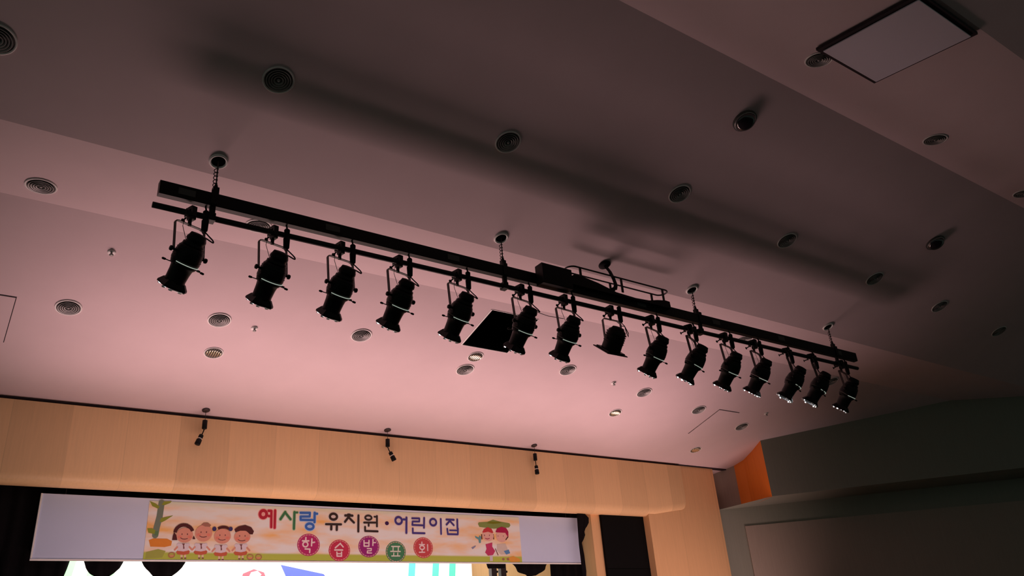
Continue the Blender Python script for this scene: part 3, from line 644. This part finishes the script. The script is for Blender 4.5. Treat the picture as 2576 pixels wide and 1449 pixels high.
for x, lb in ((1.78, 'leftmost suspension wire above the raceway'), (5.25, 'suspension wire left of the cable basket'), (8.66, 'suspension wire right of the cable basket'), (11.97, 'rightmost suspension wire above the raceway')):
    suspend(x, lb)

# ------------------------------------------------------------------ spotlights
TH = R(50); D = Vector((0, math.cos(TH), -math.sin(TH))); E2 = Vector((0, math.sin(TH), math.cos(TH)))
def ax_pt(c, s, x=0, r_=0): return c+D*s+E2*r_+Vector((x, 0, 0))
def make_spot():
    t = thing('spotlight', (0, 0, 0), 'x', 'spotlight', 'black profile spotlights hanging along the pipe'); c = Vector((0, 0, -.51))
    m_ = MB(); m_.lathe([(-.275, .050), (-.27, .074), (-.24, .084), (-.225, .092), (-.20, .094), (-.195, .084), (-.175, .086), (-.17, .100), (-.150, .104)], M_BLACK, c, D, 24)
    m_.box(ax_pt(c, -.235, 0, .055), (.06, .05, .04), M_BLACK); o_ = m_.build('lamp_cap', t)
    m_ = MB(); prof = [(-.155, .098), (-.11, .122), (-.05, .132), (.0, .136), (.018, .134)]
    m_.lathe(prof, M_BLACK, c, D, 28)
    for k in range(5): q_ = -.125+.024*k; rr_ = .098+.024*(q_+.155)/.045 if q_ < -.11 else .122+.012*(q_+.11)/.09; m_.lathe([(q_, rr_-.01), (q_, rr_+.0045), (q_+.007, rr_+.0055), (q_+.007, rr_-.01)], M_BLACK, c, D, 28, False, True)
    m_.box(ax_pt(c, -.03, .118), (.03, .05, .07), M_BLACK); m_.box(ax_pt(c, -.03, -.118), (.03, .05, .07), M_BLACK); m_.build('reflector_housing', t)
    m_ = MB(); m_.tube([ax_pt(c, .026)+Vector((math.cos(a), 0, 0))*.136+E2*math.sin(a)*.1365 for a in [R(-150+k*6) for k in range(24)]], .0038, M_LEAK, 8); m_.build('shutter_ring', t)['label'] = 'thin arc of added glow around the body'  # emission added along the lower arc of the ring
    m_ = MB(); m_.lathe([(.024, .130), (.06, .120), (.075, .104), (.12, .098), (.20, .094), (.215, .098), (.225, .098)], M_BLACK, c, D, 28)
    m_.box(ax_pt(c, .13, 0, .088), (.02, .10, .02), M_BLACK, Matrix.Rotation(-TH, 3, 'X')); m_.build('lens_barrel', t)
    # flared square colour-frame holder with a clip added wherever its edge glints
    m_ = MB(); rot = Matrix((Vector((1, 0, 0)), E2, D)).transposed()
    hw0, hw1 = .088, .118
    base = ax_pt(c, .215); tipc = ax_pt(c, .262); tip2 = ax_pt(c, .280)
    def sq(cc, hw): return [cc+rot @ Vector((a*hw, b_*hw, 0)) for a, b_ in ((-1, -.7), (-.7, -1), (.7, -1), (1, -.7), (1, .7), (.7, 1), (-.7, 1), (-1, .7))]
    A_, B_, C_, D_ = sq(base, hw0), sq(tipc, hw1), sq(tip2, hw1), sq(tip2, hw1-.012)
    fs = []
    for a in range(3): fs += [(8*a+i, 8*a+(i+1) % 8, 8*a+8+(i+1) % 8, 8*a+8+i) for i in range(8)]
    m_.add(A_+B_+C_+D_, fs, M_BLACK); gf = m_.build('colour_frame', t)
    for (a, b_) in ((-.98, -.55), (.98, -.55), (-.5, -.98), (.45, -.98), (-.8, .8), (.8, .8)):
        m_ = MB(); pc = tip2+rot @ Vector((a*.102, b_*.102, .012))
        m_.lathe([(-.020, .003), (-.012, .011), (.012, .011), (.020, .003)], M_WHITE, pc, (1, 0, 0), 12); m_.build('glint_tab', gf)['label'] = 'added white clip'
    for b_ in (-1, 1):
        m_ = MB(); m_.tube([tip2+rot @ Vector((x*.07, b_*.119, .004)) for x in (-1, 0, 1)], .004, M_CHROME, 6); m_.build('spring_wire', gf)
    m_ = MB(); m_.lathe([(.20, .086), (.222, .076), (.236, .045), (.240, .0)], M_LIT, c, D, 24); m_.build('lens', t)
    # yoke: flat bar bent to a U
    piv = ax_pt(c, -.06)
    m_ = MB(); X = .158
    pts = [(-X, piv.y, piv.z), (-X, -.012, -.165), (-X+.012, -.006, -.142), (-X+.04, 0, -.130), (X-.04, 0, -.130), (X-.012, -.006, -.142), (X, -.012, -.165), (X, piv.y, piv.z)]
    for a, b_ in zip(pts, pts[1:]):
        sd = (0, 1, 0); m_.bar(a, b_, .032, .007, M_YOKE, sd)
    m_.build('yoke', t)
    for s in (-1, 1):
        m_ = MB(); m_.lathe([(-.045, .012), (.016, .012), (.018, .026), (.034, .024), (.038, .010)], M_BLACK, (s*X, piv.y, piv.z), (s, 0, 0), 12); m_.build('locking_knob', t)
    for (a, s0_) in ((R(8), .06), (R(172), .06), (R(-38), .045), (R(218), .045)):
        m_ = MB(); dr = Vector((math.cos(a), 0, 0))+E2*math.sin(a); p0 = ax_pt(c, s0_)+dr*.115
        m_.tube([p0, p0+dr*.055], .005, M_YOKE, 6); m_.lathe([(0, .004), (.008, .011), (.034, .011), (.04, .005)], M_BLACK, p0+dr*.05, dr, 10); m_.build('shutter_handle', t)
    m_ = MB()  # hook clamp
    m_.box((0, 0, .045), (.05, .10, .035), M_BLACK); m_.box((0, -.052, .0), (.05, .022, .11), M_BLACK); m_.box((0, .052, .015), (.05, .022, .08), M_BLACK)
    m_.box((0, -.02, -.06), (.05, .075, .045), M_BLACK); m_.lathe([(-.135, .018), (-.08, .018)], M_BLACK, (0, 0, 0), (0, 0, 1), 10)
    m_.lathe([(0, .008), (.05, .008), (.052, .02), (.062, .02)], M_BLACK, (0, .06, -.02), (0, 1, -.2), 8); m_.build('hook_clamp', t)
    m_ = MB(); px_ = .13
    m_.lathe([(-.17, .018), (-.155, .030), (-.05, .034), (-.04, .026), (.0, .028), (.05, .030), (.062, .020)], M_RUB, (px_, -.052, 0), (.0, 0, 1), 14); m_.build('plug', t)
    m_ = MB(); m_.tube([(px_, -.052, .06), (px_, -.045, .09), (px_, -.03, .127)], .010, M_RUB, 6)
    bk = ax_pt(c, -.23, 0, .06)
    P = [Vector((px_, -.052, -.165)), Vector((px_+.045, -.06, -.20)), Vector((px_+.075, -.09, -.25)), Vector((px_+.05, -.13, -.30)), Vector((.06, -.16, -.30)), bk+Vector((.02, -.01, .0))]
    Q = []
    for i in range(len(P)-1):
        p0 = P[max(i-1, 0)]; p1 = P[i]; p2 = P[i+1]; p3 = P[min(i+2, len(P)-1)]
        for k in range(5):
            u = k/5; Q.append(.5*((2*p1)+(-p0+p2)*u+(2*p0-5*p1+4*p2-p3)*u*u+(-p0+3*p1-3*p2+p3)*u**3))
    Q.append(P[-1]); m_.tube(Q, .007, M_RUB, 6); m_.build('lamp_lead', t)
    m_ = MB(); m_.tube([(-.05, 0, .035), (-.07, -.03, -.05), (-.10, -.05, -.2), (-.06, -.06, -.33), (-.02, -.09, -.40)], .003, M_YOKE, 5); m_.build('safety_cord', t)
    return t
spot0 = make_spot()
ORD = ['', 'second', 'third', 'fourth', 'fifth', 'sixth', 'seventh', '', 'ninth', 'tenth', 'eleventh', 'twelfth', 'thirteenth', 'fourteenth', '']
SP = [(1.57, 20), (2.38, 13), (3.11, 11), (3.80, 13), (4.57, 11), (5.47, 9), (6.15, 5), (6.90, 0), (7.67, 13), (8.42, 22), (9.16, 11), (9.82, 13), (10.62, 30), (11.25, 30), (12.03, 13)]
LB = ['leftmost spotlight at the left end of the pipe, longest looking of the row', 'second hanging spotlight from the left, left of the third coiled fitting', 'third hanging spotlight from the left end of the pipe', 'fourth hanging spotlight from the left, above a round vent',
 'fifth hanging spotlight, its lens just left of the open black hatch', 'sixth hanging spotlight, overlapping the right side of the open black hatch', 'seventh hanging spotlight, left of the short wide flanged lamp', '',
 'ninth hanging spotlight, right of the short wide flanged lamp', 'tenth hanging spotlight, below the third suspension wire', 'eleventh hanging spotlight from the left end of the pipe', 'twelfth hanging spotlight, third one before the shadowed end group', 'thirteenth hanging spotlight, third from the right end of the pipe', 'second last hanging spotlight before the right end of the pipe', 'rightmost spotlight at the right end of the pipe, half lost in shadow']
LB[1] = 'second hanging spotlight from the left end of the pipe'; LB[11] = 'twelfth hanging spotlight, fourth from the right end of the pipe'
for i, (x, psi) in enumerate(SP):
    if i == 7: continue
    rz = R(psi)
    if i == 0: t = spot0; t['label'] = LB[0]; t.location = (x, YP, ZP); t.rotation_euler = (0, 0, rz)
    else: t = copy_thing(spot0, (x, YP, ZP), (0, 0, rz), LB[i])
# the flanged short lamp (eighth)
t = thing('wash_lamp', (6.93, YP, ZP), 'short wide black lamp with a flat flange at its mouth, eighth along the pipe', 'stage lamp'); c = Vector((0, 0, -.44))
m_ = MB(); m_.lathe([(-.20, .05), (-.195, .075), (-.17, .090), (-.15, .115), (-.05, .128), (.08, .130), (.12, .130)], M_BLACK, c, D, 28)
for k in range(5): m_.lathe([(-.12+.03*k, .120), (-.12+.03*k, .136), (-.112+.03*k, .136), (-.112+.03*k, .120)], M_BLACK, c, D, 28, False, True)
m_.build('lamp_body', t)
m_ = MB(); rot = Matrix((Vector((1, 0, 0)), E2, D)).transposed(); m_.box(ax_pt(c, .13), (.34, .33, .012), M_BLACK, rot); m_.box(ax_pt(c, .118), (.28, .27, .02), M_BLACK, rot); m_.build('mouth_flange', t)
m_ = MB(); m_.lathe([(.137, .12), (.145, .08), (.147, .0)], M_LENS, c, D, 24); m_.build('lens', t)
m_ = MB(); X = .155; piv = ax_pt(c, -.02)
pts = [(-X, piv.y, piv.z), (-X, -.012, -.165), (-X+.04, 0, -.130), (X-.04, 0, -.130), (X, -.012, -.165), (X, piv.y, piv.z)]
for a, b_ in zip(pts, pts[1:]): m_.bar(a, b_, .032, .007, M_YOKE, (0, 1, 0))
m_.build('yoke', t)
for ch in list(spot0.children):
    if ch.name.split('.')[0] in ('hook_clamp', 'plug'):
        d_ = ch.copy(); COL.objects.link(d_); d_.parent = t
m_ = MB(); m_.tube([(.13, -.05, -.16), (.17, -.07, -.22), (.21, -.08, -.32), (.20, -.08, -.37), (.18, -.08, -.32), (.14, -.10, -.24), (.06, -.13, -.26)], .006, M_RUB, 6); m_.build('lamp_lead', t)

# thin wire strung between two spotlights
m_ = MB(); m_.tube([(5.55, 7.08, 5.27), (5.85, 7.09, 5.24), (6.1, 7.09, 5.25)], .004, M_YOKE, 6)
tag(m_.build('stray_wire'), 'thin wire strung between the sixth and seventh spotlights', 'wire')

# ------------------------------------------------------------------ junction box, cable basket and feed cable
m_ = MB(); bev_box(m_, 5.70, 6.17, 6.92, 7.065, 5.60, 5.875, M_BLACK, .006); tag(m_.build('junction_box'), 'black junction box fixed on the raceway left of the cable basket', 'junction box')
bx, by, bz = 7.15, 7.10, 5.83
t = thing('cable_basket', (bx, by, bz), 'black tubular cable basket standing on the raceway', 'cable basket')
def loop(x0, x1, y0, y1, z, n_=10):
    r_ = (y1-y0)/2; yc = (y0+y1)/2; P = []
    for i in range(n_+1): a = PI/2+PI*i/n_; P.append((x0+r_+r_*math.cos(a), yc+r_*math.sin(a), z))
    for i in range(n_+1): a = -PI/2+PI*i/n_; P.append((x1-r_+r_*math.cos(a), yc+r_*math.sin(a), z))
    return P
RY0, RY1 = -.06, .12
m_ = MB(); m_.tube(loop(-.88, .93, RY0, RY1, .19), .011, M_BLACKM, 8, True); m_.build('guard_rail', t)
for x in (-.72, .0, .78):
    for y in (RY0, RY1):
        m_ = MB(); m_.box((x+(.0 if y < 0 else -.04), y, .085), (.034, .012, .21), M_BLACKM); m_.build('rail_post', t)
m_ = MB(); prof = [(-.90, .02), (-.86, .045), (-.70, .045), (-.45, .01), (-.15, -.06), (.2, -.075), (.45, -.06), (.62, -.02), (.78, .005), (.86, .0), (.865, -.10), (-.9, -.10)]
vs = [(x, RY0-.03, z) for x, z in prof]+[(x, RY1, z) for x, z in prof]; n_ = len(prof)
m_.add(vs, [tuple(range(n_)), tuple(range(2*n_-1, n_-1, -1))]+[(i, (i+1) % n_, n_+(i+1) % n_, n_+i) for i in range(n_)], M_BLACK); m_.build('tray', t)
# flat feed cable dropping from the ceiling into the basket
t = thing('feed_cable', (6.94, 7.10, zc(7.10)), 'thick black flat cable dropping from the ceiling into the basket', 'cable')
m_ = MB(); P = [(.0, 0, .02), (.02, 0, -.03), (.06, -.02, -.10), (.10, -.03, -.20), (.13, -.03, -.29), (.11, -.03, -.35), (.03, -.03, -.40), (-.12, -.03, -.40), (-.3, -.02, -.36)]
for a, b_ in zip(P, P[1:]): m_.bar(a, b_, .075, .020, M_RUB, (1, .4, .3))
m_.build('cable_run', t)
m_ = MB(); m_.lathe([(-.001, .085), (-.012, .085), (-.030, .050)], M_RUB, n=24); o = m_.build('ceiling_gland', t); o.rotation_euler = rotx(SA)

# ------------------------------------------------------------------ pendants in front of the header
def pendant(x, y, dx, dz, label):
    z0 = zc(y); t = thing('pendant_spotlight', (x, y, z0), label, 'pendant light', 'small pendants in front of the header')
    m_ = MB(); m_.lathe([(-.002, .058), (-.014, .058), (-.02, .03)], M_YOKE, n=20); o_ = m_.build('ceiling_rose', t); o_.rotation_euler = rotx(SB)
    m_ = MB(); m_.tube([(0, 0, -.015), (0, 0, -.165)], .004, M_YOKE, 6); m_.build('stem', t)
    m_ = MB(); m_.lathe([(-.16, .026), (-.165, .036), (-.29, .036), (-.297, .028)], M_BLACK, n=18); m_.build('upper_canister', t)
    a = Vector((0, 0, -.30)); d_ = Vector((dx, 0, dz)).normalized(); b_ = a+d_*.09
    m_ = MB(); m_.tube([a, a+d_*.05+Vector((0, 0, -.01)), b_+d_*.02], .008, M_RUB, 6); m_.build('swivel_arm', t)
    m_ = MB(); m_.lathe([(0, .026), (.012, .034), (.055, .034), (.06, .026), (.075, .026), (.082, .040), (.155, .042), (.165, .034)], M_BLACK, b_, d_, 18); hd_ = m_.build('lamp_head', t)
    m_ = MB(); m_.lathe([(.058, .029), (.058, .033), (.074, .033), (.074, .029)], M_CHROME, b_, d_, 18, True, True); m_.build('bright_collar', hd_)
pendant(3.19, 12.10, -.35, -1, 'left pendant in front of the header, its head leaning left')
pendant(6.22, 12.12, .55, -1, 'middle pendant in front of the header, its head leaning right')
pendant(9.33, 12.12, .06, -1, 'right pendant in front of the header, hanging straight')
